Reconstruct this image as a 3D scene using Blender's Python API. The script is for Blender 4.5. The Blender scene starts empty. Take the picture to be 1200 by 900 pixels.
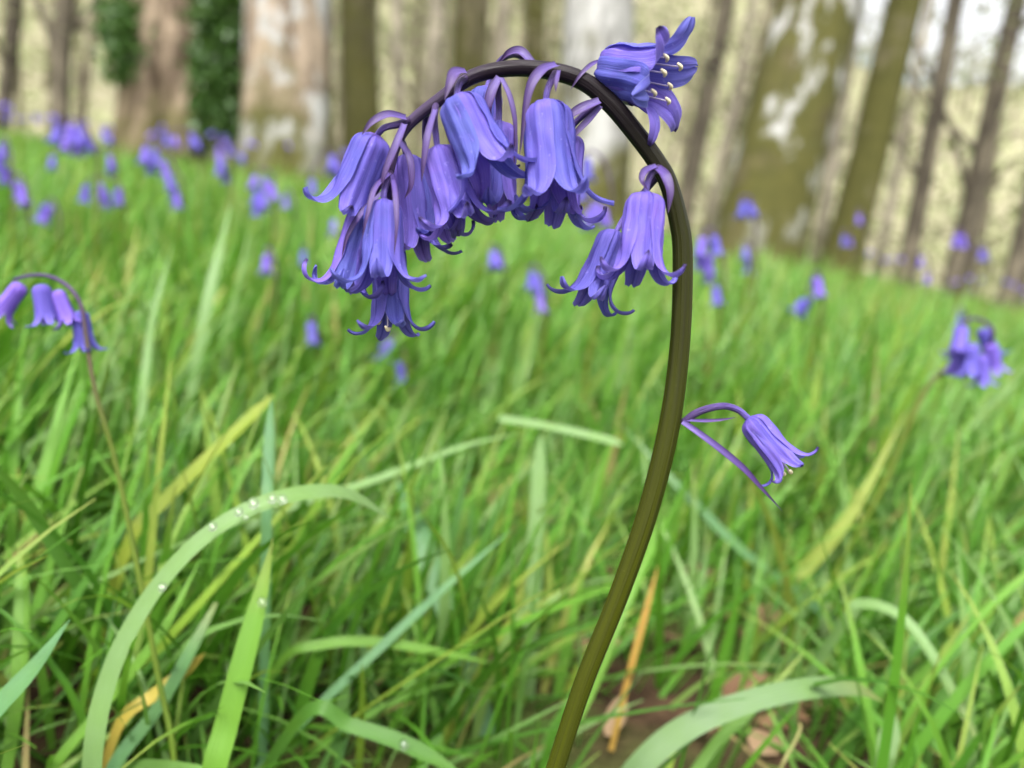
import bpy, math, random
import numpy as np
from mathutils import Vector, Matrix

random.seed(11)
rng = np.random.default_rng(11)
R = math.radians
sc = bpy.context.scene
col = sc.collection

# ------------------------------------------------------------------ camera
PITCH, ROLL, CAM_H, F = R(12.0), R(8.0), 0.20, 906.0
CAM = np.array([0.0, 0.0, CAM_H])
FWD = np.array([0, math.cos(PITCH), -math.sin(PITCH)])
_r0 = np.array([1.0, 0, 0]); _u0 = np.array([0, math.sin(PITCH), math.cos(PITCH)])
RIGHT = math.cos(ROLL) * _r0 + math.sin(ROLL) * _u0
UP = -math.sin(ROLL) * _r0 + math.cos(ROLL) * _u0

def P(px, py, d):
    """a point of the place from its bearing (measured on a 1200x900 print) and its distance"""
    return CAM + d * (FWD + (px - 600) / F * RIGHT + (450 - py) / F * UP)

cam = bpy.data.cameras.new('camera'); cam_o = bpy.data.objects.new('camera', cam); col.objects.link(cam_o)
cam_o.matrix_world = Matrix(((RIGHT[0], UP[0], -FWD[0], CAM[0]), (RIGHT[1], UP[1], -FWD[1], CAM[1]),
                             (RIGHT[2], UP[2], -FWD[2], CAM[2]), (0, 0, 0, 1)))
cam.sensor_width = 36; cam.lens = F / 1200 * 36
cam.clip_start = 0.01; cam.clip_end = 5000
cam.dof.use_dof = True; cam.dof.focus_distance = 0.154
cam.dof.aperture_fstop = cam.lens / 2.9          # a 2.9 mm wide pupil
sc.camera = cam_o

# ------------------------------------------------------------------ materials
def new_mat(name):
    m = bpy.data.materials.new(name); m.use_nodes = True
    nt = m.node_tree; nt.nodes.clear()
    out = nt.nodes.new('ShaderNodeOutputMaterial')
    return m, nt, out

class NT:
    def __init__(s, nt): s.nt = nt
    def n(s, typ, **kw):
        nd = s.nt.nodes.new(typ)
        for k, v in kw.items():
            if k.startswith('i_'):
                key = k[2:]
                key = int(key) if key.isdigit() else key.replace('_', ' ')
                nd.inputs[key].default_value = v
            else: setattr(nd, k, v)
        return nd
    def l(s, a, b): s.nt.links.new(a, b)
    def ramp(s, fac, stops, interp='LINEAR'):
        r = s.n('ShaderNodeValToRGB'); cr = r.color_ramp; cr.interpolation = interp
        while len(cr.elements) < len(stops): cr.elements.new(0.5)
        for e, (p, c) in zip(cr.elements, stops):
            e.position = p; e.color = (*c, 1) if len(c) == 3 else c
        s.l(fac, r.inputs[0]); return r.outputs[0]
    def mix(s, fac, a, b, mode='MIX'):
        m = s.n('ShaderNodeMix', data_type='RGBA', blend_type=mode)
        for sock, v in ((m.inputs[0], fac), (m.inputs[6], a), (m.inputs[7], b)):
            if isinstance(v, (int, float)): sock.default_value = v
            elif isinstance(v, tuple): sock.default_value = (*v, 1)
            else: s.l(v, sock)
        return m.outputs[2]
    def math(s, op, a, b=None, c=None):
        m = s.n('ShaderNodeMath', operation=op)
        for i, v in enumerate((a, b, c)):
            if v is None: continue
            if isinstance(v, (int, float)): m.inputs[i].default_value = v
            else: s.l(v, m.inputs[i])
        return m.outputs[0]
    def noise(s, vec, scale, detail=3, rough=.55):
        n = s.n('ShaderNodeTexNoise'); n.inputs['Scale'].default_value = scale
        n.inputs['Detail'].default_value = detail; n.inputs['Roughness'].default_value = rough
        s.l(vec, n.inputs['Vector']); return n.outputs['Fac']
    def scaled(s, vec, xyz):
        m = s.n('ShaderNodeMapping'); m.inputs['Scale'].default_value = xyz
        s.l(vec, m.inputs['Vector']); return m.outputs[0]

def leafy(t, out, colour, rough=.5, trans=.3, spec=.4, bump=None, bstr=.2, bdist=.0004, tcol=None):
    b = t.n('ShaderNodeBsdfPrincipled'); b.inputs['Roughness'].default_value = rough
    b.inputs['Specular IOR Level'].default_value = spec
    tr = t.n('ShaderNodeBsdfTranslucent'); mx = t.n('ShaderNodeMixShader'); mx.inputs[0].default_value = trans
    t.l(colour, b.inputs['Base Color']); t.l(tcol if tcol is not None else colour, tr.inputs['Color'])
    if bump is not None:
        bp = t.n('ShaderNodeBump'); bp.inputs['Strength'].default_value = bstr; bp.inputs['Distance'].default_value = bdist
        t.l(bump, bp.inputs['Height']); t.l(bp.outputs[0], b.inputs['Normal'])
    t.l(b.outputs[0], mx.inputs[1]); t.l(tr.outputs[0], mx.inputs[2]); t.l(mx.outputs[0], out.inputs[0])

def petal_material(name, base, mid, tip, rib, trans=.3):
    m, nt, out = new_mat(name); t = NT(nt)
    uv = t.n('ShaderNodeUVMap'); sep = t.n('ShaderNodeSeparateXYZ'); t.l(uv.outputs[0], sep.inputs[0])
    oi = t.n('ShaderNodeObjectInfo')
    c = t.ramp(sep.outputs[1], [(0, base), (.3, mid), (.75, mid), (1, tip)])
    geo = t.n('ShaderNodeTexCoord')
    streak = t.noise(t.scaled(uv.outputs[0], (26, 2.2, 1)), 1.0, 4)
    patch = t.noise(geo.outputs['Object'], 260, 3)
    c = t.mix(t.math('MULTIPLY', t.ramp(streak, [(.42, (0, 0, 0)), (.72, (1, 1, 1))]), .45), c, rib)
    c = t.mix(t.math('MULTIPLY', t.ramp(patch, [(.45, (0, 0, 0)), (.75, (1, 1, 1))]), .40), c, (.21, .12, .54))
    # the blue line down the middle of each tepal
    dist = t.math('ABSOLUTE', t.math('SUBTRACT', sep.outputs[0], .5))
    line = t.ramp(dist, [(.0, (1, 1, 1)), (.055, (.35, .35, .35)), (.11, (0, 0, 0))])
    c = t.mix(t.math('MULTIPLY', line, .72), c, rib)
    edge = t.ramp(dist, [(.44, (0, 0, 0)), (.5, (1, 1, 1))])
    c = t.mix(t.math('MULTIPLY', edge, .3), c, tip)
    rim = t.math('MULTIPLY', t.ramp(dist, [(.468, (0, 0, 0)), (.495, (1, 1, 1))]), t.ramp(sep.outputs[1], [(.6, (0, 0, 0)), (.8, (1, 1, 1))]))
    c = t.mix(t.math('MULTIPLY', rim, t.math('FRACT', t.math('MULTIPLY', oi.outputs['Random'], 7.3))), c, (.50, .46, .68))
    dark = t.math('MULTIPLY', t.ramp(sep.outputs[1], [(.945, (0, 0, 0)), (.98, (1, 1, 1))]), t.math('GREATER_THAN', oi.outputs['Random'], .55))
    c = t.mix(t.math('MULTIPLY', dark, .9), c, (.022, .012, .04))
    vein = t.noise(t.scaled(uv.outputs[0], (75, 3.2, 1)), 1.0, 2)
    c = t.mix(t.math('MULTIPLY', t.ramp(vein, [(.45, (0, 0, 0)), (.62, (1, 1, 1))]), .28), c, rib)
    blem = t.noise(geo.outputs['Object'], 900, 2)
    c = t.mix(t.math('MULTIPLY', t.ramp(blem, [(.66, (0, 0, 0)), (.72, (1, 1, 1))]), .35), c, (.30, .26, .66))
    hs = t.n('ShaderNodeHueSaturation'); t.l(c, hs.inputs['Color'])
    t.l(t.math('MULTIPLY_ADD', oi.outputs['Random'], .03, .485), hs.inputs['Hue'])
    t.l(t.math('MULTIPLY_ADD', oi.outputs['Random'], .3, .87), hs.inputs['Value'])
    leafy(t, out, hs.outputs[0], .55, trans, .2, streak, .5, .0006)
    return m

M_petal = petal_material('petal', (.120, .085, .35), (.148, .128, .51), (.188, .168, .58), (.056, .042, .29))
M_bgpetal = petal_material('petal_far', (.14, .085, .40), (.17, .13, .54), (.23, .19, .64), (.10, .065, .40), .3)

def stem_material(name, stops):
    m, nt, out = new_mat(name); t = NT(nt)
    uv = t.n('ShaderNodeUVMap'); sep = t.n('ShaderNodeSeparateXYZ'); t.l(uv.outputs[0], sep.inputs[0])
    c = t.ramp(sep.outputs[1], stops)
    streak = t.noise(t.scaled(uv.outputs[0], (14, 5, 1)), 1.0, 4)
    tc = t.n('ShaderNodeTexCoord')
    speck = t.noise(tc.outputs['Object'], 1500, 2)
    c = t.mix(t.math('MULTIPLY', t.ramp(streak, [(.4, (0, 0, 0)), (.7, (1, 1, 1))]), .38), c, (.012, .010, .010))
    c = t.mix(t.math('MULTIPLY', t.ramp(speck, [(.70, (0, 0, 0)), (.76, (1, 1, 1))]), .22), c, (.10, .085, .03))
    b = t.n('ShaderNodeBsdfPrincipled'); b.inputs['Roughness'].default_value = .3
    b.inputs['Specular IOR Level'].default_value = .09
    bp = t.n('ShaderNodeBump'); bp.inputs['Strength'].default_value = .8; bp.inputs['Distance'].default_value = .0006
    t.l(streak, bp.inputs['Height']); t.l(bp.outputs[0], b.inputs['Normal'])
    t.l(c, b.inputs['Base Color']); t.l(b.outputs[0], out.inputs[0]); return m

M_stem = stem_material('flower_stem', [(0, (.040, .050, .004)), (.45, (.035, .041, .003)), (.60, (.028, .032, .003)),
                                  (.72, (.016, .017, .003)), (.80, (.008, .006, .006)), (.9, (.013, .008, .013)), (1, (.065, .042, .10))])
M_bgstem = stem_material('flower_stem_green', [(0, (.13, .19, .02)), (.6, (.12, .14, .025)), (.8, (.06, .045, .04)), (1, (.07, .04, .12))])
M_greenstem = stem_material('flower_stem_pale', [(0, (.09, .15, .015)), (.68, (.085, .12, .02)), (.8, (.10, .08, .05)), (.9, (.07, .045, .10)), (1, (.07, .04, .14))])
M_stalk = stem_material('flower_stalk', [(0, (.05, .03, .08)), (.6, (.07, .045, .16)), (1, (.12, .09, .33))])

def bract_material():
    m, nt, out = new_mat('bract'); t = NT(nt)
    uv = t.n('ShaderNodeUVMap'); sep = t.n('ShaderNodeSeparateXYZ'); t.l(uv.outputs[0], sep.inputs[0])
    c = t.ramp(sep.outputs[1], [(0, (.10, .065, .27)), (.35, (.085, .052, .20)), (.7, (.06, .03, .12)), (1, (.03, .014, .045))])
    streak = t.noise(t.scaled(uv.outputs[0], (18, 3, 1)), 1.0, 4)
    c = t.mix(t.math('MULTIPLY', t.ramp(streak, [(.4, (0, 0, 0)), (.7, (1, 1, 1))]), .55), c, (.07, .035, .16))
    dist = t.math('ABSOLUTE', t.math('SUBTRACT', sep.outputs[0], .5))
    c = t.mix(t.math('MULTIPLY', t.ramp(dist, [(.30, (0, 0, 0)), (.45, (1, 1, 1))]), .75), c, (.035, .014, .07))
    leafy(t, out, c, .4, .2, .4, streak, .4, .0004); return m
M_bract = bract_material()

def plain(name, c, rough=.5, spec=.4, noise_to=None, scale=400):
    m, nt, out = new_mat(name); t = NT(nt)
    b = t.n('ShaderNodeBsdfPrincipled'); b.inputs['Roughness'].default_value = rough
    b.inputs['Specular IOR Level'].default_value = spec
    tc = t.n('ShaderNodeTexCoord'); n = t.noise(tc.outputs['Object'], scale, 3)
    t.l(t.mix(n, c, noise_to or tuple(x * .6 for x in c)), b.inputs['Base Color']); t.l(b.outputs[0], out.inputs[0]); return m
M_anther = plain('anther', (.78, .70, .52), .7, .2, (.66, .55, .36), 2500)
M_filament = plain('filament', (.55, .48, .66), .5, .3)

def blade_material(name, stops, trans=.34, rough=.42):
    """stops: list of colours picked per blade through the 'blade' attribute (r = which, g = along, b = across)"""
    m, nt, out = new_mat(name); t = NT(nt)
    at = t.n('ShaderNodeAttribute', attribute_name='blade'); sep = t.n('ShaderNodeSeparateColor'); t.l(at.outputs['Color'], sep.inputs[0])
    c = t.ramp(sep.outputs[0], stops)
    # yellowed tips on some blades
    tipamt = t.math('MULTIPLY', t.ramp(sep.outputs[1], [(.72, (0, 0, 0)), (1, (1, 1, 1))]),
                    t.ramp(t.math('FRACT', t.math('MULTIPLY', sep.outputs[0], 37.0)), [(.6, (0, 0, 0)), (.75, (1, 1, 1))]))
    c = t.mix(t.math('MULTIPLY', tipamt, .6), c, (.26, .22, .06))
    vein = t.math('SINE', t.math('MULTIPLY', sep.outputs[2], 42.0))
    tc = t.n('ShaderNodeTexCoord')
    pat = t.noise(tc.outputs['Object'], 55, 4)
    c = t.mix(t.math('MULTIPLY', t.ramp(pat, [(.4, (0, 0, 0)), (.75, (1, 1, 1))]), .35), c, (.10, .21, .010))
    c = t.mix(t.math('MULTIPLY_ADD', vein, .06, .06), c, (.12, .24, .03))
    tcol = t.mix(.5, c, (.115, .31, .016))
    leafy(t, out, c, rough, trans, .28, vein, .25, .0003, tcol); return m

GREENS = [(0, (.018, .072, .008)), (.2, (.042, .140, .012)), (.42, (.078, .220, .019)), (.60, (.122, .285, .032)), (.72, (.122, .235, .062)),
          (.82, (.190, .290, .110)), (.90, (.165, .270, .027)), (.975, (.23, .27, .045)), (.99, (.34, .26, .10)), (1, (.30, .20, .10))]
M_grass = blade_material('grass_blades', GREENS)
def one_blade(name, c, trans=.33): return blade_material(name, [(0, c), (1, tuple(x * 1.1 for x in c))], trans)
M_pale = one_blade('leaf_pale', (.150, .245, .095)); M_greygreen = one_blade('leaf_grey_green', (.125, .195, .095)); M_fresh = one_blade('leaf_fresh', (.105, .225, .03))
M_dark = one_blade('leaf_deep', (.055, .14, .022)); M_glauc = one_blade('leaf_glaucous', (.085, .185, .085))
M_straw = one_blade('leaf_straw', (.42, .29, .06)); M_orange = one_blade('leaf_orange', (.36, .19, .04))
M_yellowg = one_blade('leaf_yellow_green', (.19, .225, .03)); M_dry = one_blade('leaf_dry', (.30, .25, .12))

def drop_material():
    m, nt, out = new_mat('water_drop'); t = NT(nt)
    b = t.n('ShaderNodeBsdfPrincipled'); b.inputs['Roughness'].default_value = 0; b.inputs['IOR'].default_value = 1.33
    b.inputs['Transmission Weight'].default_value = 1; t.l(b.outputs[0], out.inputs[0]); return m
M_drop = drop_material()

def bark_material(name, c1, c2, moss=0., moss_h=.6, lichen=0., scale=1., seed=0.):
    m, nt, out = new_mat(name); t = NT(nt)
    tc = t.n('ShaderNodeTexCoord'); mp = t.n('ShaderNodeMapping'); t.l(tc.outputs['Object'], mp.inputs[0])
    mp.inputs['Location'].default_value = (seed, seed * 1.7, seed * .3)
    v = mp.outputs[0]
    fur = t.noise(t.scaled(v, (6 * scale, 6 * scale, .8 * scale)), 1.6, 6, .7)
    c = t.mix(t.ramp(fur, [(.40, (0, 0, 0)), (.60, (1, 1, 1))]), tuple(x * .55 for x in c1), tuple(x * 1.12 for x in c2))
    big = t.noise(v, 3.4 * scale, 5, .65)
    c = t.mix(t.math('MULTIPLY', t.ramp(big, [(.4, (0, 0, 0)), (.6, (1, 1, 1))]), .6), c, tuple(x * .45 for x in c1))
    if moss:
        sep = t.n('ShaderNodeSeparateXYZ'); t.l(tc.outputs['Object'], sep.inputs[0])
        n = t.noise(v, 3.1 * scale, 5, .6)
        hgt = t.math('SUBTRACT', 1.0, t.math('DIVIDE', sep.outputs[2], moss_h))
        a = t.math('ADD', t.math('MULTIPLY', hgt, .32), t.math('MULTIPLY', n, 1.0))
        c = t.mix(t.math('MULTIPLY', t.ramp(a, [(.50 - .12 * (moss - .5), (0, 0, 0)), (.68, (1, 1, 1))]), min(1, moss + .2)), c,
                  t.mix(t.noise(v, 14 * scale, 3), (.034, .037, .010), (.085, .078, .020)))
    if lichen:
        n = t.noise(t.scaled(v, (1, 1, .5)), 7.0 * scale, 6, .6)
        sep2 = t.n('ShaderNodeSeparateXYZ'); t.l(tc.outputs['Object'], sep2.inputs[0])
        hf = t.ramp(t.math('ADD', sep2.outputs[2], t.math('MULTIPLY', n, .5)), [(.42, (0, 0, 0)), (.75, (1, 1, 1))])
        c = t.mix(t.math('MULTIPLY', hf, t.ramp(n, [(.60 - .16 * lichen, (0, 0, 0)), (.67 - .15 * lichen, (1, 1, 1))])), c,
                  t.mix(t.noise(v, 9, 3), (.17, .165, .145), (.40, .40, .385)))
    b = t.n('ShaderNodeBsdfPrincipled'); b.inputs['Roughness'].default_value = .9; b.inputs['Specular IOR Level'].default_value = .15
    bp = t.n('ShaderNodeBump'); bp.inputs['Strength'].default_value = .8; bp.inputs['Distance'].default_value = .02
    t.l(fur, bp.inputs['Height']); t.l(bp.outputs[0], b.inputs['Normal'])
    t.l(c, b.inputs['Base Color']); t.l(b.outputs[0], out.inputs[0]); return m

# ------------------------------------------------------------------ object helpers
def link(o): col.objects.link(o); return o
def tag(o, label=None, cat=None, group=None, kind=None):
    for k, v in (('label', label), ('category', cat), ('group', group), ('kind', kind)):
        if v: o[k] = v
    return o
def empty(name, loc):
    o = link(bpy.data.objects.new(name, None)); o.location = [float(x) for x in loc]; o.empty_display_size = .02; return o

def make_mesh(name, verts, faces, mat, uv=None, attr=None):
    me = bpy.data.meshes.new(name)
    verts = np.asarray(verts, dtype=np.float32)
    if isinstance(faces, np.ndarray) and faces.ndim == 2:
        nf, k = faces.shape
        me.vertices.add(len(verts)); me.vertices.foreach_set('co', verts.ravel())
        me.loops.add(nf * k); me.loops.foreach_set('vertex_index', faces.astype(np.int32).ravel())
        me.polygons.add(nf); me.polygons.foreach_set('loop_start', np.arange(0, nf * k, k, dtype=np.int32))
        me.update(calc_edges=True)
    else:
        me.from_pydata(verts.tolist(), [], [list(map(int, f)) for f in faces])
    me.polygons.foreach_set('use_smooth', np.ones(len(me.polygons), dtype=bool))
    if uv is not None:
        li = np.empty(len(me.loops), dtype=np.int32); me.loops.foreach_get('vertex_index', li)
        l = me.uv_layers.new(name='UVMap'); l.data.foreach_set('uv', np.asarray(uv, dtype=np.float32)[li].ravel())
    if attr is not None:
        a = me.color_attributes.new('blade', 'FLOAT_COLOR', 'POINT')
        full = np.ones((len(verts), 4), dtype=np.float32); full[:, :3] = attr; a.data.foreach_set('color', full.ravel())
    if mat: me.materials.append(mat)
    me.update(); return me

def obj(name, geo, mat, parent=None, origin=None, uv=True):
    """geo = (verts in world, faces, uv, attr); placed under parent (whose world position is origin)"""
    v, f = geo[0], geo[1]; o0 = np.zeros(3) if origin is None else np.asarray(origin)
    me = make_mesh(name, np.asarray(v) - o0, f, mat, geo[2] if len(geo) > 2 else None, geo[3] if len(geo) > 3 else None)
    o = link(bpy.data.objects.new(name, me))
    if parent is not None: o.parent = parent
    elif origin is not None: o.location = [float(x) for x in o0]
    return o

def norm(v): v = np.asarray(v, float); return v / max(1e-12, np.linalg.norm(v))
def catmull(pts, n):
    pts = np.asarray(pts, float)
    p = np.vstack([2 * pts[0] - pts[1], pts, 2 * pts[-1] - pts[-2]])
    out = []; m = len(pts) - 1
    for t in np.linspace(0, m, n):
        i = min(int(t), m - 1); u = t - i
        a, b, c, d = p[i], p[i + 1], p[i + 2], p[i + 3]
        out.append(.5 * ((2 * b) + (c - a) * u + (2 * a - 5 * b + 4 * c - d) * u * u + (3 * b - a - 3 * c + d) * u ** 3))
    return np.array(out)

def tube(pts, radii, n=24, sides=10, cap=True, wob=0., sx=None):
    """tapered tube through pts"""
    c = catmull(pts, n); rr = catmull(np.asarray(radii, float)[:, None], n)[:, 0]
    rr = np.maximum(rr, 1e-5)
    tg = np.gradient(c, axis=0); tg /= np.linalg.norm(tg, axis=1)[:, None]
    ref = np.array([0, 1, 0]) if abs(tg[0][1]) < .9 else np.array([1, 0, 0])
    e1 = norm(np.cross(tg[0], ref)); vs, uv = [], []
    L = np.concatenate([[0], np.cumsum(np.linalg.norm(np.diff(c, axis=0), axis=1))]); L /= L[-1]
    ph = random.random() * 9
    for i in range(n):
        e1 = norm(e1 - tg[i] * np.dot(e1, tg[i])); e2 = np.cross(tg[i], e1)
        for k in range(sides):
            a = 2 * math.pi * k / sides
            q = rr[i] * (1 + wob * (math.sin(3 * a + ph + L[i] * 5) * .6 + math.sin(5 * a - ph * 2 + L[i] * 11) * .4))
            vs.append(c[i] + q * (math.cos(a) * e1 + math.sin(a) * e2)); uv.append((k / sides, L[i]))
    fs = [(i * sides + k, i * sides + (k + 1) % sides, (i + 1) * sides + (k + 1) % sides, (i + 1) * sides + k) for i in range(n - 1) for k in range(sides)]
    if cap:
        for i, s in ((0, -1), (n - 1, 1)):
            vs.append(c[i] + s * tg[i] * rr[i] * .5); uv.append((.5, L[i])); q = len(vs) - 1
            fs += [(i * sides + k, q, i * sides + (k + 1) % sides) if s < 0 else (i * sides + (k + 1) % sides, q, i * sides + k) for k in range(sides)]
    return np.array(vs), fs, np.array(uv)

def join(parts):
    vs, fs, uv, n = [], [], [], 0
    for g in parts:
        vs.append(g[0]); uv.append(g[2]); fs += [tuple(i + n for i in f) for f in g[1]]; n += len(g[0])
    return np.vstack(vs), fs, np.vstack(uv)

def ribbon(pts, width, facing, n=26, across=5, fold=.18, twist=0., tip=.35, foot=.75, rnd=.5, curlw=0.):
    """strap leaf: pts world, width in m, facing = which way its upper face looks"""
    c = catmull(pts, n); tg = np.gradient(c, axis=0); tg /= np.linalg.norm(tg, axis=1)[:, None]
    vs, uv, at = [], [], []
    for i in range(n):
        t = i / (n - 1)
        f = norm(facing); lat = norm(np.cross(tg[i], f)); nor = np.cross(lat, tg[i])
        a = twist * (t - .3); lat, nor = math.cos(a) * lat + math.sin(a) * nor, math.cos(a) * nor - math.sin(a) * lat
        w = width * .5 * (foot + (1 - foot) * min(1, t * 3))
        if t > 1 - tip: w *= max(.04, 1 - ((t - 1 + tip) / tip) ** 1.9)
        w *= 1 + .05 * math.sin(9 * t + rnd * 9)
        for k in range(across):
            s = 2 * k / (across - 1) - 1
            vs.append(c[i] + lat * w * s + nor * w * (fold * (abs(s) ** 1.3) - .5 * fold + curlw * s * math.sin(7 * t + rnd * 5)))
            uv.append((.5 + .5 * s, t)); at.append((rnd, t, .5 + .5 * s))
    fs = np.array([(i * across + k, i * across + k + 1, (i + 1) * across + k + 1, (i + 1) * across + k) for i in range(n - 1) for k in range(across - 1)])
    return np.array(vs), fs, np.array(uv), np.array(at)

# ------------------------------------------------------------------ terrain
def sstep(a, b, x): u = np.clip((x - a) / (b - a), 0, 1); return u * u * (3 - 2 * u)
def ground_z(x, y):
    x = np.asarray(x, float); y = np.asarray(y, float)
    d = np.hypot(x, y); az = x / np.maximum(.5, np.abs(y) + .5)
    z = .034 * np.clip(y, -2, 6.5) * sstep(-.5, 1.5, y) - .062 * np.clip(x + .2, 0, 6) * sstep(.5, 2.5, d)
    z = z + .012 * np.sin(x * 7 + 1) * np.cos(y * 6 + .5) * sstep(.1, .5, d)
    z = z - 1.6 * sstep(8, 20, y) * sstep(-.3, .25, az) - .3 * sstep(8, 20, y)
    hill = 28 - 10.5 * sstep(.12, .42, az)
    z = z + hill * sstep(16, 78, d) * sstep(4, 24, y) + .5 * np.sin(x * .31) * np.sin(y * .27) * sstep(12, 26, d)
    return z

def terrain():
    rad = np.concatenate([[0], np.geomspace(.12, 900, 84)]); na = 96
    ang = np.linspace(0, 2 * math.pi, na, endpoint=False)
    vs = [(0, 0, 0)]
    for r in rad[1:]:
        x = r * np.sin(ang); y = r * np.cos(ang)
        vs += list(zip(x, y, ground_z(x, y)))
    fs = [(0, 1 + (k + 1) % na, 1 + k) for k in range(na)]
    for i in range(len(rad) - 2):
        b = 1 + i * na
        fs += [(b + k, b + (k + 1) % na, b + na + (k + 1) % na, b + na + k) for k in range(na)]
    m, nt, out = new_mat('soil'); t = NT(nt)
    tc = t.n('ShaderNodeTexCoord'); v = tc.outputs['Object']
    n1 = t.noise(v, 60, 5, .65); n2 = t.noise(v, 6, 4); n3 = t.noise(v, .35, 4)
    c = t.ramp(n1, [(.3, (.030, .018, .010)), (.5, (.050, .030, .017)), (.7, (.095, .058, .033))])
    c = t.mix(t.ramp(n2, [(.42, (0, 0, 0)), (.62, (1, 1, 1))]), c, (.05, .09, .015))
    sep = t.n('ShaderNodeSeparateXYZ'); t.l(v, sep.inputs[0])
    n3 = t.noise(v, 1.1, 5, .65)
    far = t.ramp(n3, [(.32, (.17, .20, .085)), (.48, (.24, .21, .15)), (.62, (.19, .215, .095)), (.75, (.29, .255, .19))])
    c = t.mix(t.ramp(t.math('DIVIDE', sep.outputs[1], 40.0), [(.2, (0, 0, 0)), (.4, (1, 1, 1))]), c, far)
    b = t.n('ShaderNodeBsdfPrincipled'); b.inputs['Roughness'].default_value = .95; b.inputs['Specular IOR Level'].default_value = .1
    bp = t.n('ShaderNodeBump'); bp.inputs['Distance'].default_value = .01; t.l(n1, bp.inputs['Height']); t.l(bp.outputs[0], b.inputs['Normal'])
    t.l(c, b.inputs['Base Color']); t.l(b.outputs[0], out.inputs[0])
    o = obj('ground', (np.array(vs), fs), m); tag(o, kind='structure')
terrain()

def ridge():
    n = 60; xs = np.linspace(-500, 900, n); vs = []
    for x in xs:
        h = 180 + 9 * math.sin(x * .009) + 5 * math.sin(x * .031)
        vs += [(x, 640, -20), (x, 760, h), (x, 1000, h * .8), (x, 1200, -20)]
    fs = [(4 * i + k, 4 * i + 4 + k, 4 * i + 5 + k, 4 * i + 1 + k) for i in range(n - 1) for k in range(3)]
    m = plain('far_ridge_haze', (.15, .18, .20), .9, .1, (.20, .22, .24), .02)  # pale blue-grey: distance haze painted into the ridge's base colour
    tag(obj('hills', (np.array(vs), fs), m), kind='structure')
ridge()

# ------------------------------------------------------------------ grass (nobody could count it)
def blades(n, region, hgt, wid, seg, across, bend, lo=0., keep=None, lean=.34):
    """numpy grass: region(n) -> x, y"""
    x, y = region(n)
    if keep is not None:
        k = keep(x, y); x, y = x[k], y[k]; n = len(x)
    z = ground_z(x, y) - .004
    h = rng.uniform(*hgt, n) * (1 + .25 * np.sin(x * 9 + y * 4) * np.cos(y * 7 - x * 3)); w = rng.uniform(*wid, n)
    az = rng.normal(1.1, 1.35, n); th0 = np.abs(rng.normal(.12, lean, n)); bd = np.abs(rng.normal(bend, .45, n)) * rng.uniform(.2, 1, n)
    tw = rng.normal(0, .9, n); r = lo + (1 - lo) * rng.uniform(0, 1, n)
    t = np.linspace(0, 1, seg + 1)
    th = th0[:, None] + bd[:, None] * t[None] ** 1.6
    th = np.minimum(th, 2.5)
    ds = (h / seg)[:, None]
    hx = np.concatenate([np.zeros((n, 1)), np.cumsum(np.sin(th[:, 1:]) * ds, 1)], 1)
    hz = np.concatenate([np.zeros((n, 1)), np.cumsum(np.cos(th[:, 1:]) * ds, 1)], 1)
    cx = x[:, None] + hx * np.sin(az)[:, None]; cy = y[:, None] + hx * np.cos(az)[:, None]; cz = z[:, None] + np.maximum(hz, .0)
    la = az[:, None] + math.pi / 2 + tw[:, None] * t[None] * .7 + rng.normal(0, .5, n)[:, None]
    wt = .5 * w[:, None] * (.55 + .45 * np.minimum(1, t * 4))[None] * (1 - t ** 2.6)[None] + .0002
    s = np.linspace(-1, 1, across)
    V = np.empty((n, seg + 1, across, 3), dtype=np.float32)
    V[..., 0] = cx[..., None] + (np.sin(la) * wt)[..., None] * s; V[..., 1] = cy[..., None] + (np.cos(la) * wt)[..., None] * s
    V[..., 2] = cz[..., None] + (wt * .35)[..., None] * np.abs(s)
    A = np.empty_like(V); A[..., 0] = r[:, None, None]; A[..., 1] = t[None, :, None]; A[..., 2] = (.5 + .5 * s)[None, None]
    per = (seg + 1) * across
    q = np.array([(i * across + k, i * across + k + 1, (i + 1) * across + k + 1, (i + 1) * across + k) for i in range(seg) for k in range(across - 1)])
    Fc = (np.arange(n)[:, None, None] * per + q[None]).reshape(-1, 4)
    return V.reshape(-1, 3), Fc, A.reshape(-1, 3)

def wedge(r0, r1, pw=1., half=.74):
    def f(n):
        r = (r0 ** pw + rng.uniform(0, 1, n) * (r1 ** pw - r0 ** pw)) ** (1 / pw); a = rng.uniform(-half, half, n)
        return r * np.sin(a), r * np.cos(a)
    return f

STEM_D = .15
def keep_near(x, y):
    """thin the sward where the soil shows, and keep the lens's own foreground free"""
    bare = np.exp(-(((x - .06) / .075) ** 2 + ((y - .34) / .08) ** 2)) + .8 * np.exp(-(((x - .14) / .07) ** 2 + ((y - .33) / .08) ** 2))
    clump = .5 + .5 * np.sin(x * 31 + 2 * np.sin(y * 17)) * np.sin(y * 29 + 2 * np.cos(x * 13))
    front = 1 - .6 * (y < .30) * (x > .0) * (x < .14) - .34 * (y < .33) * (x > .03) * (x < .13)
    p = np.clip(front, .08, 1) * (1 - .50 * np.clip(bare, 0, 1)) * (.45 + .55 * clump)
    return rng.uniform(0, 1, len(x)) < p

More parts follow.
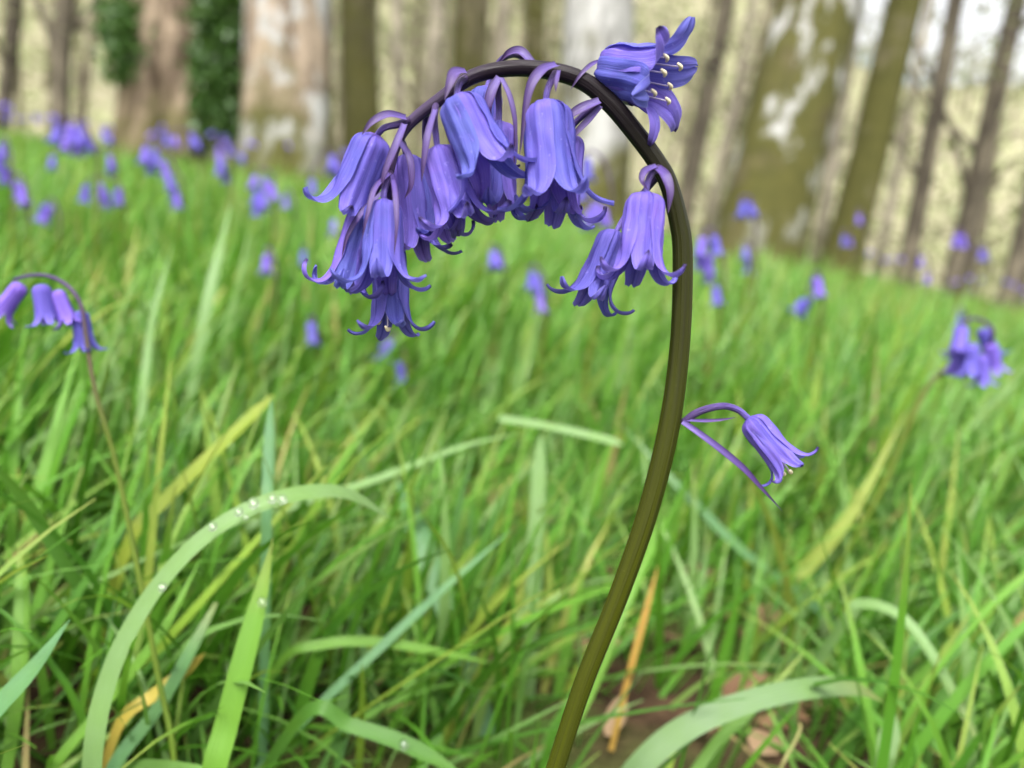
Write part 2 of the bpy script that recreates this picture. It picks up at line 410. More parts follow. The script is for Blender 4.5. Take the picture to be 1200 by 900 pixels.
g = [blades(4700, wedge(.24, .62, 1.6, .86), (.06, .145), (.0016, .0052), 9, 3, .9, keep=keep_near, lean=.55),
     blades(6500, wedge(.21, .75, 1.6, .86), (.03, .09), (.0010, .0026), 6, 3, 1.0, keep=keep_near, lean=.75),
     blades(13000, wedge(.6, 1.7, 1.6, .80), (.07, .175), (.0022, .0070), 7, 3, .9, .12),
     blades(24000, wedge(1.6, 4.5, 1.4), (.07, .18), (.004, .010), 5, 2, .8, .30),
     blades(24000, wedge(4.4, 13, 1.2), (.08, .17), (.008, .015), 4, 2, .7, .34)]
nv = np.cumsum([0] + [len(a[0]) for a in g])
GV = np.vstack([a[0] for a in g]); GF = np.vstack([a[1] + nv[i] for i, a in enumerate(g)]); GA = np.vstack([a[2] for a in g])
grass = obj('grass', (GV, GF, None, GA), M_grass); tag(grass, 'long wet green grass covering the woodland floor', 'grass', kind='stuff')

# brown leaf litter lying in the grass
def litter():
    vs, fs, at = [], [], []
    for i in range(650):
        r = random.uniform(.26, 1.6); a = random.uniform(-.8, .8)
        x, y = r * math.sin(a), r * math.cos(a); z = float(ground_z(x, y)) + random.uniform(.001, .012)
        L = random.uniform(.012, .035); W = L * random.uniform(.3, .55); ph = random.uniform(0, 6.28)
        tilt = np.array([random.gauss(0, .35), random.gauss(0, .35), 1]); nz = norm(tilt)
        ex = norm(np.cross(nz, [math.sin(ph), math.cos(ph), 0])); ey = np.cross(nz, ex)
        cr = random.uniform(-.5, .5); b = len(vs); rn = random.random()
        for u in range(6):
            t = u / 5; w = W * math.sin(math.pi * min(.97, t * .93 + .04)) ** .7 * .5
            for s in (-1, 0, 1):
                vs.append(np.array([x, y, z]) + ex * L * (t - .5) + ey * w * s + nz * (cr * L * ((t - .5) ** 2) + abs(s) * w * .5 * cr)); at.append((rn, t, .5 + .5 * s))
        fs += [(b + u * 3 + k, b + u * 3 + k + 1, b + u * 3 + k + 4, b + u * 3 + k + 3) for u in range(5) for k in range(2)]
    m = blade_material('dead_leaves', [(0, (.075, .036, .018)), (.4, (.13, .068, .032)), (.75, (.20, .12, .062)), (1, (.28, .19, .11))], .12, .7)
    # plain brown, no green mottling
    for nd in m.node_tree.nodes:
        if nd.type == 'MIX':
            for sck in (nd.inputs[7],):
                if not sck.is_linked: sck.default_value = (.17, .095, .05, 1)
    o = obj('leaf_litter', (np.array(vs), np.array(fs), None, np.array(at)), m)
    tag(o, 'brown dead leaves lying on the soil between the grass', 'leaf litter', kind='stuff'); return m
M_litter = litter()

# ------------------------------------------------------------------ the bluebell in focus
def petal_geo(L, W, whorl_r, k, curl, tipf, wf=.70, n=34, across=11, wav=0., blunt=4., taper=.36):
    """one tepal of a bell whose axis is +Z, base at the origin; curl = angle its tip has turned through"""
    Rm = W / 2 * whorl_r; S = L * (1 + .82 * tipf)
    m = 160; s = np.linspace(0, S, m); ds = s[1]
    sb = .62 * W
    th = R(82) * (1 - sstep(0, sb, s)) + R(2) * sstep(.3 * L, .6 * L, s)
    u0 = .84
    u = np.clip((s - u0 * L) / (S - u0 * L), 0, 1)
    th = th + R(7) * sstep(.62 * L, .88 * L, s) + curl * (u ** 1.3)
    v = np.clip((s - .70 * L) / (S - .70 * L), 0, 1)
    r = .05 * W + np.concatenate([[0], np.cumsum(np.sin(th[1:]) * ds)])
    z = np.concatenate([[0], np.cumsum(np.cos(th[1:]) * ds)])
    i0 = np.searchsorted(s, .62 * L); k0 = Rm / r[i0]
    corr = 1 + (k0 - 1) * sstep(0, sb * .6, s)            # so the tube has the wanted radius
    body = np.minimum(s, s[i0]); rb = np.interp(body, s, r)
    r = r + (corr - 1) * rb
    z = z * (1.03 * L / z.max()) if curl > 1.5 else z
    ss = np.linspace(0, S, n); rr = np.interp(ss, s, r); zz = np.interp(ss, s, z); uu = np.interp(ss, s, v); ph0 = random.uniform(0, 6.28)
    dz = np.gradient(zz); dr = np.gradient(rr); dl = np.hypot(dz, dr); nr, nz = dz / dl, -dr / dl   # outward normal in the (r, z) plane
    vs, uv = [], []
    a0 = k; ca, sa = math.cos(a0), math.sin(a0)
    for i in range(n):
        Rc = max(.04 * W, min(rr[i], Rm * 1.05))
        w = wf * min(Rc, Rm)
        if uu[i] > 0: w = wf * Rm * (1 - taper * float(sstep(.05, .62, uu[i]))) * max(.02, (1 - uu[i] ** blunt)) ** .6
        for j in range(across):
            q = 2 * j / (across - 1) - 1; ph = q * w / Rc
            rad = rr[i] - Rc + Rc * math.cos(ph); lat = Rc * math.sin(ph)
            bump = Rm * (.095 * math.exp(-(q / .17) ** 2) - .075 * math.exp(-((abs(q) - .40) / .17) ** 2)
                         + .05 * abs(q) ** 3 * (1 if uu[i] > 0 else .3)) * sstep(0, .3 * L, ss[i])
            bump += wav * Rm * (.08 * math.sin(ss[i] / L * 8 + ph0 + q * 2.2) + .06 * math.sin(ss[i] / L * 15 - ph0 * 2 + q * 3.1)) * sstep(.15 * L, .5 * L, ss[i])
            rad += nr[i] * bump; zq = zz[i] + nz[i] * bump
            vs.append((rad * ca - lat * sa, rad * sa + lat * ca, zq)); uv.append((.5 + .5 * q, ss[i] / S))
    fs = np.array([(i * across + j, i * across + j + 1, (i + 1) * across + j + 1, (i + 1) * across + j) for i in range(n - 1) for j in range(across - 1)])
    return np.array(vs), fs, np.array(uv)

def frame_of(axis, spin=0.):
    a = norm(axis); ref = FWD if abs(np.dot(a, FWD)) < .9 else UP
    e1 = norm(np.cross(a, ref)); e2 = np.cross(a, e1)
    e1, e2 = math.cos(spin) * e1 + math.sin(spin) * e2, math.cos(spin) * e2 - math.sin(spin) * e1
    return np.stack([e1, e2, a], 1)

HERO_ROOT_PX = [(651, 900), (684, 800), (724, 700), (759, 600), (784, 500), (797, 400), (800, 300), (795, 258), (783, 214), (767, 186),
                (740, 150), (716, 122), (688, 98), (654, 85), (605, 80), (556, 89), (516, 116), (482, 143), (466, 168), (457, 204)]
SR = [11, 11.3, 11.7, 12.4, 12.6, 11.8, 11.8, 11.2, 10.8, 10.8, 11, 11, 10.6, 10.2, 9.3, 8.6, 7.6, 6.6, 5.4, 4]
stem_pts = [P(x, y, STEM_D) for x, y in HERO_ROOT_PX]
low = stem_pts[0] + (stem_pts[0] - stem_pts[1]) * 2.0
root = np.array([low[0] - .004, low[1] + .004, float(ground_z(low[0], low[1])) - .01])
stem_pts = [root, low] + stem_pts
SR = [10.5, 10.8] + SR
hero = empty('bluebell', root)
tag(hero, 'large sharp bluebell with an arching dark stem and a dense cluster of violet bells', 'flower')
# a denser run of points so the texture coordinate runs evenly from root to tip
obj('stem', tube(stem_pts, [r * STEM_D / F for r in SR], 150, 20), M_stem, hero, root)

def hero_flower(base, mouth, W, spin=0., curl=(120, 190), tipf=.34, stalk=None, bracts=(), stamens=0, blunt=4., taper=.36, wf=.70, wav=.5, curls=None, stalk_w=4.2, trim=1.):
    """base, mouth = (px, py, distance); W = bell width in the same print units"""
    b = P(*base); mth = P(*mouth); L = float(np.linalg.norm(mth - b)); Wm = W * base[2] / F
    M3 = frame_of(mth - b, spin)
    put = lambda g: (g[0] @ M3.T + b,) + tuple(g[1:])
    # the small green-violet cup the six tepals grow from
    ang = np.linspace(0, 2 * math.pi, 13)[:-1]
    prof = [(.03, -.02), (.16, .005), (.24, .05), (.2, .09), (.05, .12)]
    cv = np.array([(r * Wm * math.cos(a), r * Wm * math.sin(a), z * Wm) for r, z in prof for a in ang])
    cf = [(i * 12 + k, i * 12 + (k + 1) % 12, (i + 1) * 12 + (k + 1) % 12, (i + 1) * 12 + k) for i in range(4) for k in range(12)]
    fl = obj('flower', put((cv, cf, np.tile([.3, .1], (len(cv), 1)))), M_petal, hero, root)
    for k in range(6):
        c = R(curls[k]) if curls else R(random.uniform(*curl))
        g = petal_geo(L, Wm, 1.0 if k % 2 == 0 else .93, k * math.pi / 3 + random.uniform(-.05, .05), c, tipf * random.uniform(.9, 1.1), wf, wav=wav, blunt=blunt, taper=taper)
        obj('petal', put(g), M_petal, fl, root)
    if stalk:
        pts = [P(*q) for q in stalk]
        n = len(pts); obj('flower_stalk', tube(pts + [b + M3[:, 2] * Wm * .05], np.linspace(stalk_w * 1.05, stalk_w * .8, n + 1) * STEM_D / F, 24, 12), M_stalk, fl, root)
    for pts, w, tw in bracts:
        obj('bract', ribbon([P(*q) for q in pts], .88 * w * STEM_D / F, -FWD + .3 * UP, 24, 7, .5, tw, .55, .9), M_bract, fl, root)
    for k in range(stamens):
        a = k * math.pi / 3 + .5; r0 = .25 * Wm; q = .95 + .1 * (k % 2)
        p = np.array([(r0 * math.cos(a), r0 * math.sin(a), .1 * L), (.33 * Wm * math.cos(a), .33 * Wm * math.sin(a), .55 * L),
                      (.36 * Wm * math.cos(a), .36 * Wm * math.sin(a), (q - .06) * L)])
        p = p @ M3.T + b
        st = tube(p, np.array([1.3, 1.2, .9]) * STEM_D / F, 12, 8)
        tipv = p[-1]; d = norm(p[-1] - p[-2]); sd = norm(np.cross(d, [.3, .2, .9]))
        an = tube([tipv - sd * .0011 + d * .0002, tipv + d * .0007, tipv + sd * .0011 + d * .0003], np.array([1.6, 2.5, 1.5]) * STEM_D / F, 10, 10)
        so = obj('stamen', st, M_filament, fl, root)
        obj('stamen', an, M_anther, fl, root).name = 'anther'
    return fl

D = STEM_D
# A: outer left bell
hero_flower((441, 158, .147), (405, 247, .149), 50, .2, (120, 200), .42,
            [(478, 141, .149), (466, 146, .147), (450, 150, .146)],
            [([(476, 138, .147), (455, 134, .145), (436, 143, .144), (424, 158, .144)], 11, .4),
             ([(474, 145, .146), (466, 165, .144), (452, 200, .1435), (446, 222, .144)], 10, -.3)])
# E: darker bell behind, right of the tip
hero_flower((476, 182, .157), (488, 296, .157), 44, .7, (80, 150), .3, [(467, 160, .151), (473, 170, .155)],
            [([(468, 165, .149), (480, 185, .147), (482, 215, .147), (474, 233, .148)], 9, .3)])
# C: bell left of the front one
hero_flower((429, 245, .1495), (403, 337, .150), 39, .45, (150, 230), .5, [(457, 204, .150), (446, 215, .150), (436, 232, .150)],
            [([(452, 222, .147), (425, 248, .1455), (408, 275, .145), (400, 303, .1455)], 7, .3)])
# D: lowest bell, behind the front one
hero_flower((455, 285, .154), (458, 386, .152), 41, .1, (90, 150), .3, [(458, 206, .151), (456, 240, .155)], (), 3)
# B: front lower-left bell
hero_flower((450, 235, .145), (449, 332, .143), 46, .52, (110, 190), .42, [(457, 203, .149), (453, 214, .146), (450, 226, .145)],
            [([(457, 203, .147), (440, 220, .1425), (431, 250, .1405), (424, 281, .141)], 7, .2),
             ([(459, 204, .147), (463, 225, .141), (465, 260, .139), (462, 299, .139)], 7, -.2)])
# F: bell under the middle of the arch
hero_flower((512, 172, .148), (541, 262, .148), 48, .3, (110, 190), .46, [(511, 118, .150), (509, 140, .148), (511, 160, .148)],
            [([(510, 128, .147), (502, 155, .144), (497, 185, .1435), (494, 213, .144)], 9, .4)])
# F2: dim bell behind F
hero_flower((500, 190, .158), (512, 276, .158), 42, .9, (120, 200), .4, [(500, 126, .152), (498, 160, .157)])
# G: front central bell
hero_flower((534, 114, .143), (577, 206, .142), 56, .15, (75, 125), .50, [(545, 92, .149), (539, 97, .146), (536, 106, .144)],
            [([(548, 84, .1465), (535, 84, .1435), (528, 95, .142), (521, 117, .1415)], 15, .3)], curls=[75, 120, 95, 70, 130, 100])
# H: bell behind G
hero_flower((585, 143, .155), (578, 246, .155), 47, .6, (110, 180), .42, [(583, 92, .152), (584, 112, .154), (585, 130, .155)],
            [([(586, 90, .149), (577, 105, .148), (572, 125, .148), (576, 139, .149)], 13, .3),
             ([(588, 92, .148), (598, 115, .147), (604, 150, .147), (602, 200, .148)], 7, .3)])
# H2: bell behind the stem top, its stalk looping over
hero_flower((570, 102, .162), (560, 190, .163), 40, .2, (100, 160), .36, [(622, 76, .153), (607, 64, .155), (590, 68, .160), (578, 84, .162)],
            [([(624, 74, .152), (610, 60, .1525), (596, 62, .154), (586, 72, .156)], 13, .3)])
# I: right front bell
hero_flower((639, 119, .144), (650, 236, .143), 58, .05, (80, 150), .38, [(651, 86, .147), (645, 97, .145), (641, 108, .144)],
            [([(653, 75, .1455), (634, 83, .1425), (619, 110, .1415), (609, 182, .1425)], 13, .5),
             ([(655, 82, .1450), (652, 95, .143), (651, 108, .1428)], 6, .2)], curls=[75, 150, 125, 100, 95, 150])
# J: bell behind I, its stalk and bracts showing to the right
hero_flower((664, 156, .153), (652, 255, .153), 46, .4, (120, 200), .44, [(704, 121, .150), (690, 130, .151), (673, 145, .153)],
            [([(703, 118, .1485), (685, 125, .148), (670, 134, .148), (662, 143, .1485)], 13, .3),
             ([(704, 124, .149), (690, 140, .149), (676, 155, .149), (664, 172, .1495)], 9, .2)])
# M: open bell at the top right, turned to the lens
hero_flower((704, 80, .1528), (784, 94, .1456), 62, .2, (80, 110), .60, [(741, 120, .154), (728, 116, .160), (708, 100, .1615), (700, 86, .158)],
            [([(708, 70, .152), (694, 75, .1490), (680, 88, .148), (668, 106, .1485)], 6, .3)], 6, curls=[92, 122, 125, 105, 125, 98], wf=.76, blunt=4.5, taper=.12)
# O: bell behind N, leaning left
hero_flower((722, 271, .152), (690, 352, .151), 40, .3, (110, 180), .42, [(772, 205, .152), (755, 225, .155), (735, 250, .154)])
# N: right front bell under the arch
hero_flower((757, 226, .1445), (748, 322, .143), 49, .55, (130, 200), .36, [(772, 197, .147), (764, 203, .1455), (759, 214, .1447)],
            [([(770, 194, .1455), (756, 200, .143), (752, 212, .142), (760, 224, .1425)], 9, .6),
             ([(770, 196, .1450), (779, 205, .1425), (785, 224, .1415), (783, 250, .142)], 13, .3)])
# P: lone bell low on the right
hero_flower((877, 490, .150), (925, 548, .148), 34, .4, (80, 150), .34, [(800, 496, .150), (818, 483, .149), (845, 476, .149), (864, 480, .150)],
            [([(800, 494, .148), (836, 520, .146), (870, 548, .146), (892, 572, .147), (917, 599, .148)], 9, .6),
             ([(803, 492, .149), (825, 493, .148), (845, 492, .148), (863, 489, .149)], 4.5, .2)], 4, stalk_w=4.6)

# ------------------------------------------------------------------ bluebells further off
def far_bell():
    parts = []
    for k in range(6):
        g = petal_geo(1.0, .44, 1.0 if k % 2 == 0 else .93, k * math.pi / 3, R(random.uniform(80, 160)), .36, .72, 14, 5)
        parts.append((g[0], [tuple(f) for f in g[1]], g[2]))
    v, f, uv = join(parts)
    return make_mesh('flower', v, np.array(f), M_bgpetal, uv)
BELLS = [far_bell() for _ in range(4)]

def far_plant(label, bells, d, arch, lean=0., stem_px=None, group=None, L=.0165, root_dx=0., cat='flower', stalks=False, sw=.0017, mat=None):
    """bells = [(px, py, drift)] from the tip of the raceme back; arch = [(px, py)] of the stem top from the tip down"""
    tops = [P(x, y, d) for x, y in arch]
    down = tops[-1]
    if stem_px: tops += [P(x, y, q) for x, y, q in stem_px]; down = tops[-1]
    gx, gy = down[0] + root_dx, down[1]
    rt = np.array([gx, gy, float(ground_z(gx, gy)) - .005])
    if down[2] - rt[2] > .05: tops.append(down * .45 + rt * .55 + np.array([root_dx * -.2, 0, 0]))
    tops.append(rt)
    o = empty('bluebell', rt); tag(o, label, cat, group)
    tp = tops[::-1]
    obj('stem', tube(tp, np.linspace(sw * 1.25, sw * .6, len(tp)), 60, 8), mat or M_bgstem, o, rt)
    for px, py, dr in bells:
        f = link(bpy.data.objects.new('flower', random.choice(BELLS))); f.parent = o
        b = P(px, py, d + random.uniform(-.008, .008)); f.location = [float(x) for x in b - rt]
        ax = norm(-.95 * UP + dr * RIGHT + random.uniform(-.25, .25) * FWD)
        M3 = frame_of(ax, random.uniform(0, 6))
        f.rotation_euler = Matrix(M3.tolist()).to_euler(); s = L * random.uniform(.9, 1.1); f.scale = (s, s, s)
        if stalks:
            i = int(np.argmin([np.hypot(px - a[0], py - a[1]) for a in arch])); tpnt = P(*arch[i], d)
            obj('flower_stalk', tube([tpnt, (tpnt + b) / 2 + .0015 * UP, b], [.0008, .0007, .0006], 8, 6), M_bgstem, f, f_world(f, rt)).matrix_parent_inverse = Matrix(M3.tolist()).to_4x4().inverted() @ Matrix.Scale(1, 4)
    return o

def f_world(f, rt): return np.array(f.location) + rt

def flat_plant(*a, **k): return far_plant(*a, **k)
# the two nearer ones
far_plant('bluebell with four drooping bells and a bent thin stem at the far left edge', [(26, 333, -.75), (47, 333, .1), (66, 340, .3), (93, 364, .1)], .235,
          [(16, 328), (35, 323), (58, 324), (80, 336), (95, 358), (101, 395)], stem_px=[(112, 460, .235), (135, 540, .235), (160, 660, .232), (185, 790, .228), (205, 900, .222)], L=.0118, sw=.0008, mat=M_greenstem)
far_plant('compact bluebell cluster standing alone in the grass at the right', [(1128, 383, -.3), (1150, 385, .4), (1140, 402, -.1), (1160, 402, .3), (1128, 408, -.3), (1150, 415, .1)], .41,
          [(1128, 380), (1140, 373), (1158, 380), (1163, 395)], stem_px=[(1145, 425, .42), (1090, 450, .42), (1030, 580, .425), (965, 700, .43)], L=.0160, sw=.0013)
FARS = [
 ('bluebell clump in front of the slim forked tree, tallest on the left', [(70, 148, -.2), (82, 146, 0), (92, 150, .1), (100, 158, .3), (78, 160, 0), (90, 163, .2)], .72, [(66, 146), (80, 139), (97, 143), (108, 165), (114, 190)]),
 ('small pale bluebell just right of the tallest left clump', [(122, 150, 0), (128, 158, .2)], 1.15, [(118, 148), (124, 145), (131, 155), (133, 175)]),
 ('bluebell with a long string of bells falling to the right', [(172, 172, -.1), (182, 175, 0), (190, 188, .2), (196, 203, .2), (202, 214, .2), (206, 226, .15), (176, 184, 0)], .78, [(168, 170), (180, 167), (194, 178), (205, 198), (214, 226)]),
 ('pair of bluebell bells below the ivy covered trunk', [(196, 157, 0), (205, 160, .2), (224, 157, .2), (230, 163, .2)], 1.0, [(194, 155), (208, 152), (226, 154), (236, 175)]),
 ('narrow bluebell with bells in a column left of the lichened trunk', [(256, 172, 0), (259, 185, .1), (262, 198, .1), (258, 190, -.1)], .95, [(252, 170), (258, 165), (266, 180), (270, 205)]),
 ('full bluebell clump in front of the lichened trunk', [(300, 206, -.2), (310, 208, .1), (317, 215, .2), (302, 222, -.1), (300, 236, 0), (308, 228, .1)], .82, [(296, 204), (308, 198), (320, 208), (322, 245)]),
 ('single round bluebell bell right of the full clump', [(335, 228, 0)], .85, [(333, 226), (337, 222), (343, 232), (345, 255)]),
 ('single upright bell drooping at the left edge above the grass', [(19, 212, .1), (25, 218, .2)], .68, [(14, 210), (20, 204), (29, 215), (33, 245)]),
 ('slanting bluebell bell low at the left edge', [(55, 240, -.5), (60, 241, -.4)], .72, [(50, 240), (60, 234), (68, 245), (70, 275)]),
 ('bluebell cut by the left edge of the view, upper bells', [(3, 168, 0), (6, 195, 0), (0, 180, -.2)], .75, [(-2, 166), (6, 162), (12, 180), (14, 220)]),
 ('bluebell with three spaced bells under the tallest left clump', [(102, 217, -.2), (118, 215, 0), (138, 221, .1), (124, 224, 0)], .78, [(98, 216), (116, 207), (136, 213), (146, 240)]),
 ('small bluebell behind the three spaced bells', [(62, 183, 0), (128, 182, .1), (131, 188, .1)], .95, [(60, 181), (90, 172), (124, 176), (138, 200)]),
 ('pale bluebell at the foot of the lichened trunk', [(284, 180, 0), (268, 170, .1)], 1.3, [(266, 168), (280, 172), (290, 184), (291, 200)]),
 ('pale single bell in the mid grass left of the sharp flower', [(313, 298, 0)], .62, [(310, 296), (315, 290), (322, 305), (324, 335)]),
 ('faint bluish bell beside the pale single bell', [(356, 294, 0)], .8, [(353, 292), (358, 288), (363, 300), (364, 320)]),
 ('bluebell peeping out behind the outer left petals', [(390, 182, 0), (396, 190, .1), (366, 210, 0), (391, 258, .1)], .8, [(362, 206), (380, 178), (398, 184), (404, 230)]),
 ('two dark bells directly below the big drooping cluster', [(458, 398, -.3), (468, 424, .1), (452, 402, -.4)], .62, [(448, 396), (460, 390), (472, 408), (478, 445)]),
 ('dim blue bell in the grass left below the big cluster', [(364, 378, .1)], .6, [(360, 376), (366, 371), (372, 385), (374, 410)]),
 ('round bell between the big cluster and the arching stem', [(578, 294, 0), (581, 297, .2)], .72, [(574, 292), (580, 287), (588, 300), (590, 330)]),
 ('two bells one above the other in the middle of the grass', [(624, 318, -.1), (632, 345, .1), (628, 322, .1)], .66, [(618, 316), (627, 311), (637, 328), (640, 370)]),
 ('soft bluebell seen behind the right front bell', [(688, 185, 0), (698, 236, .1), (706, 243, .2), (692, 244, -.1), (682, 212, 0)], .62, [(682, 182), (696, 178), (712, 200), (716, 260)]),
 ('bluebell with its bells in a long column right of the arching stem', [(824, 278, -.2), (836, 276, .2), (832, 298, 0), (831, 310, 0), (838, 335, .1), (822, 292, -.1)], .66, [(820, 274), (834, 268), (844, 290), (848, 340)]),
 ('pale greyish bluebell beside the long column of bells', [(874, 290, -.1), (878, 302, 0)], .9, [(870, 288), (877, 283), (884, 300), (886, 325)]),
 ('bright single bell in front of the big mossy leaning trunk', [(872, 236, -.2), (877, 237, .3)], .72, [(866, 236), (874, 229), (882, 240), (884, 290)]),
 ('bluebell with two leaning bells on the grass right of the stem', [(957, 325, .1), (951, 349, -.7), (944, 351, -.9)], .66, [(946, 345), (955, 319), (964, 330), (962, 370)]),
 ('bright bell on the dark slim trunk at the right', [(1122, 274, -.1), (1128, 275, .2)], 1.0, [(1117, 273), (1124, 268), (1132, 280), (1134, 310)]),
 ('small bell left of the bright one by the slim trunks', [(1079, 301, 0), (1085, 322, .1)], 1.25, [(1075, 299), (1082, 295), (1088, 310), (1090, 335)]),
 ('faint lilac bell right of the bright one by the slim trunks', [(1150, 292, 0), (1154, 294, .1)], 1.25, [(1146, 290), (1152, 286), (1158, 298), (1160, 330)]),
 ('bell low between the mossy right trunk and the sapling', [(989, 276, 0), (995, 278, .2)], 1.25, [(985, 274), (991, 270), (999, 282), (1000, 305)]),
 ('higher faint bell against the mossy right trunk', [(1006, 252, 0)], 1.35, [(1002, 250), (1007, 246), (1012, 258), (1013, 300)]),
 ('pale small bell just above the compact right cluster', [(1124, 366, 0)], .8, [(1120, 364), (1126, 360), (1132, 372), (1132, 400)]),
]
for lab, bl, d, ar in FARS:
    far_plant(lab, bl, d, ar, group='blurred bluebells in the grass', sw=.0013 + .0003 * d)

# the drift of bluebells towards the trees: each a plant, too small to show its parts
def tiny_plant():
    parts = [tube([(0, 0, -.05), (.004, 0, .15), (.012, 0, .24), (.03, 0, .262), (.05, 0, .25)], [.002, .0018, .0015, .0012, .001], 14, 5)]
    for k in range(random.randint(4, 8)):
        u = random.random(); b = np.array([.012 + .038 * u, random.uniform(-.008, .008), .245 + .012 * math.sin(u * 3) - .012 * random.random()])
        g = petal_geo(.0165, .009, 1, 0, R(110), .34, .7, 6, 3)
        M3 = frame_of(np.array([random.uniform(-.3, .5), random.uniform(-.3, .3), -1]), random.random())
        for q in range(6):
            g = petal_geo(.0165, .009, 1, q * math.pi / 3, R(110), .34, .7, 6, 3)
            parts.append((g[0] @ M3.T + b, [tuple(f) for f in g[1]], g[2]))
    v, f, uv = join(parts)
    me = make_mesh('bluebell', v, f, M_bgstem, uv); me.materials.append(M_bgpetal)
    nst = 14 * 5 + 2; mi = np.array([0 if max(p.vertices) < nst else 1 for p in me.polygons], dtype=np.int32)
    me.polygons.foreach_set('material_index', mi); return me
TINY = [tiny_plant() for _ in range(5)]
def tiny(x, y, lab, grp):
    o = link(bpy.data.objects.new('bluebell', random.choice(TINY))); s = random.uniform(.8, 1.15)
    o.location = (x, y, float(ground_z(x, y))); o.rotation_euler = (0, 0, random.uniform(0, 6.28)); o.scale = (s, s, s)
    tag(o, lab, 'flower', grp)
for i in range(95):
    d = random.uniform(3.2, 7.5); px = random.uniform(-20, 420)
    x = (px - 600) / F * d; tiny(x, d, 'tiny far bluebell in the violet haze along the left grass crest', 'far bluebells on the left crest')
for i in range(44):
    d = random.uniform(4.0, 8.0); px = random.uniform(900, 1240)
    x = (px - 600) / F * d; tiny(x, d, 'tiny far bluebell along the right grass crest below the slim trunks', 'far bluebells on the right crest')

# ------------------------------------------------------------------ single leaves and straws that stand out
def leaf(name, label, cat, pts, w, mat, twist=0., fold=.25, tip=.35, foot=.75, face=None, group=None, curlw=0.):
    wp = [P(*p) for p in pts]
    base = wp[0]; dmid = pts[len(pts) // 2][2]
    g0 = float(ground_z(base[0], base[1]))
    if base[2] > g0 + .01 and pts[0][1] > 500:                 # carry it down to the soil
        nxt = wp[1]; dirn = norm(base - nxt); step = (base[2] - g0)
        foot_p = np.array([base[0] + dirn[0] * step * .5, base[1] + dirn[1] * step * .5 + .01, g0 - .004])
        wp = [foot_p] + wp; base = foot_p
    o = obj(name, ribbon(wp, w * dmid / F, -FWD * .8 + .6 * UP if face is None else face, 40, 7, fold, twist, tip, foot, random.random(), curlw), mat, None, base)
    tag(o, label, cat, group); return o
BIG = leaf('bluebell_leaf', 'long pale arching leaf beaded with water drops', 'leaf',
     [(108, 905, .200), (126, 800, .202), (166, 715, .205), (222, 645, .208), (282, 602, .212), (345, 580, .218), (405, 578, .228), (458, 607, .240)], 23, M_pale, .3, .22, .2, .9)
leaf('grass_blade', 'pointed blue-green blade entering low at the left edge', 'grass blade', [(-45, 885, .19), (-5, 832, .192), (38, 785, .195), (82, 726, .20)], 26, M_glauc, .4)
leaf('grass_blade', 'broad bright green upright blade with a drop near its tip', 'grass blade', [(248, 925, .205), (266, 850, .207), (288, 765, .21), (305, 700, .214), (320, 630, .22)], 30, M_fresh, .2, .3, .5)
leaf('grass_blade', 'dark green blade slanting down from the left edge', 'grass blade', [(135, 740, .27), (85, 675, .255), (35, 595, .245), (-15, 535, .235)], 16, M_dark, .3)
leaf('bluebell_leaf', 'pale upright strap leaf in the middle, left of the stem', 'leaf', [(612, 890, .33), (620, 780, .335), (627, 650, .345), (634, 508, .36)], 18, M_pale, .2, .3, .12)
leaf('grass_blade', 'short pale stalk lying level across the middle grass', 'grass blade', [(585, 490, .40), (640, 499, .395), (690, 510, .39), (730, 521, .385)], 11, M_pale, .2, .25, .1)
leaf('grass_blade', 'long thin blade rising gently to the right below the big cluster', 'grass blade', [(270, 640, .32), (340, 595, .33), (440, 562, .345), (540, 524, .36), (612, 507, .37)], 9, M_pale, .3)
leaf('bluebell_leaf', 'blurred strap leaf running down right from behind the stem', 'leaf', [(985, 742, .40), (930, 690, .40), (870, 645, .40), (800, 575, .41), (728, 497, .43)], 11, M_glauc, .3)
leaf('bluebell_leaf', 'broad grey-green leaf arching over low at the bottom right', 'leaf', [(735, 915, .25), (790, 862, .252), (860, 828, .255), (940, 808, .26), (1000, 806, .268), (1035, 822, .275)], 27, M_greygreen, .5, .2, .3, .9)
leaf('grass_blade', 'bent pale blade folding over and falling at the lower right', 'grass blade', [(985, 735, .31), (1010, 708, .305), (1055, 722, .295), (1092, 768, .285), (1128, 835, .275), (1165, 905, .265)], 15, M_pale, .6, .25, .3)
leaf('bluebell_leaf', 'yellow-green blade slanting up to the compact right bluebell cluster', 'leaf', [(905, 700, .42), (950, 660, .42), (1005, 590, .425), (1062, 482, .44)], 17, M_yellowg, .3, .3, .5)
leaf('grass_blade', 'blade with a yellowed tip reaching up at the left of the middle', 'grass blade', [(150, 640, .28), (190, 590, .285), (235, 545, .29), (280, 502, .295), (322, 462, .30)], 18, M_yellowg, .3, .25, .12)
leaf('grass_blade', 'tall thin whitish blade in the left grass', 'grass blade', [(150, 640, .36), (165, 500, .37), (178, 380, .385), (203, 285, .40)], 10, M_pale, .3)
leaf('grass_blade', 'tall pale ribbon blade behind the thin whitish one', 'grass blade', [(200, 600, .44), (222, 470, .45), (245, 350, .46), (272, 235, .49)], 15, M_pale, .4)
leaf('grass_blade', 'upright bluish blade above the arching leaf', 'grass blade', [(312, 640, .25), (314, 560, .255), (318, 466, .265)], 13, M_glauc, .2, .3, .2)
leaf('grass_blade', 'yellow withered blade lying behind the arching leaf', 'grass blade', [(140, 850, .235), (180, 815, .237), (215, 788, .24), (240, 765, .243)], 16, M_straw, .2, .3, .25)
leaf('grass_blade', 'orange dry straw standing right of the stem', 'grass blade', [(716, 880, .30), (735, 800, .305), (752, 735, .31), (772, 660, .318)], 8, M_orange, .3)
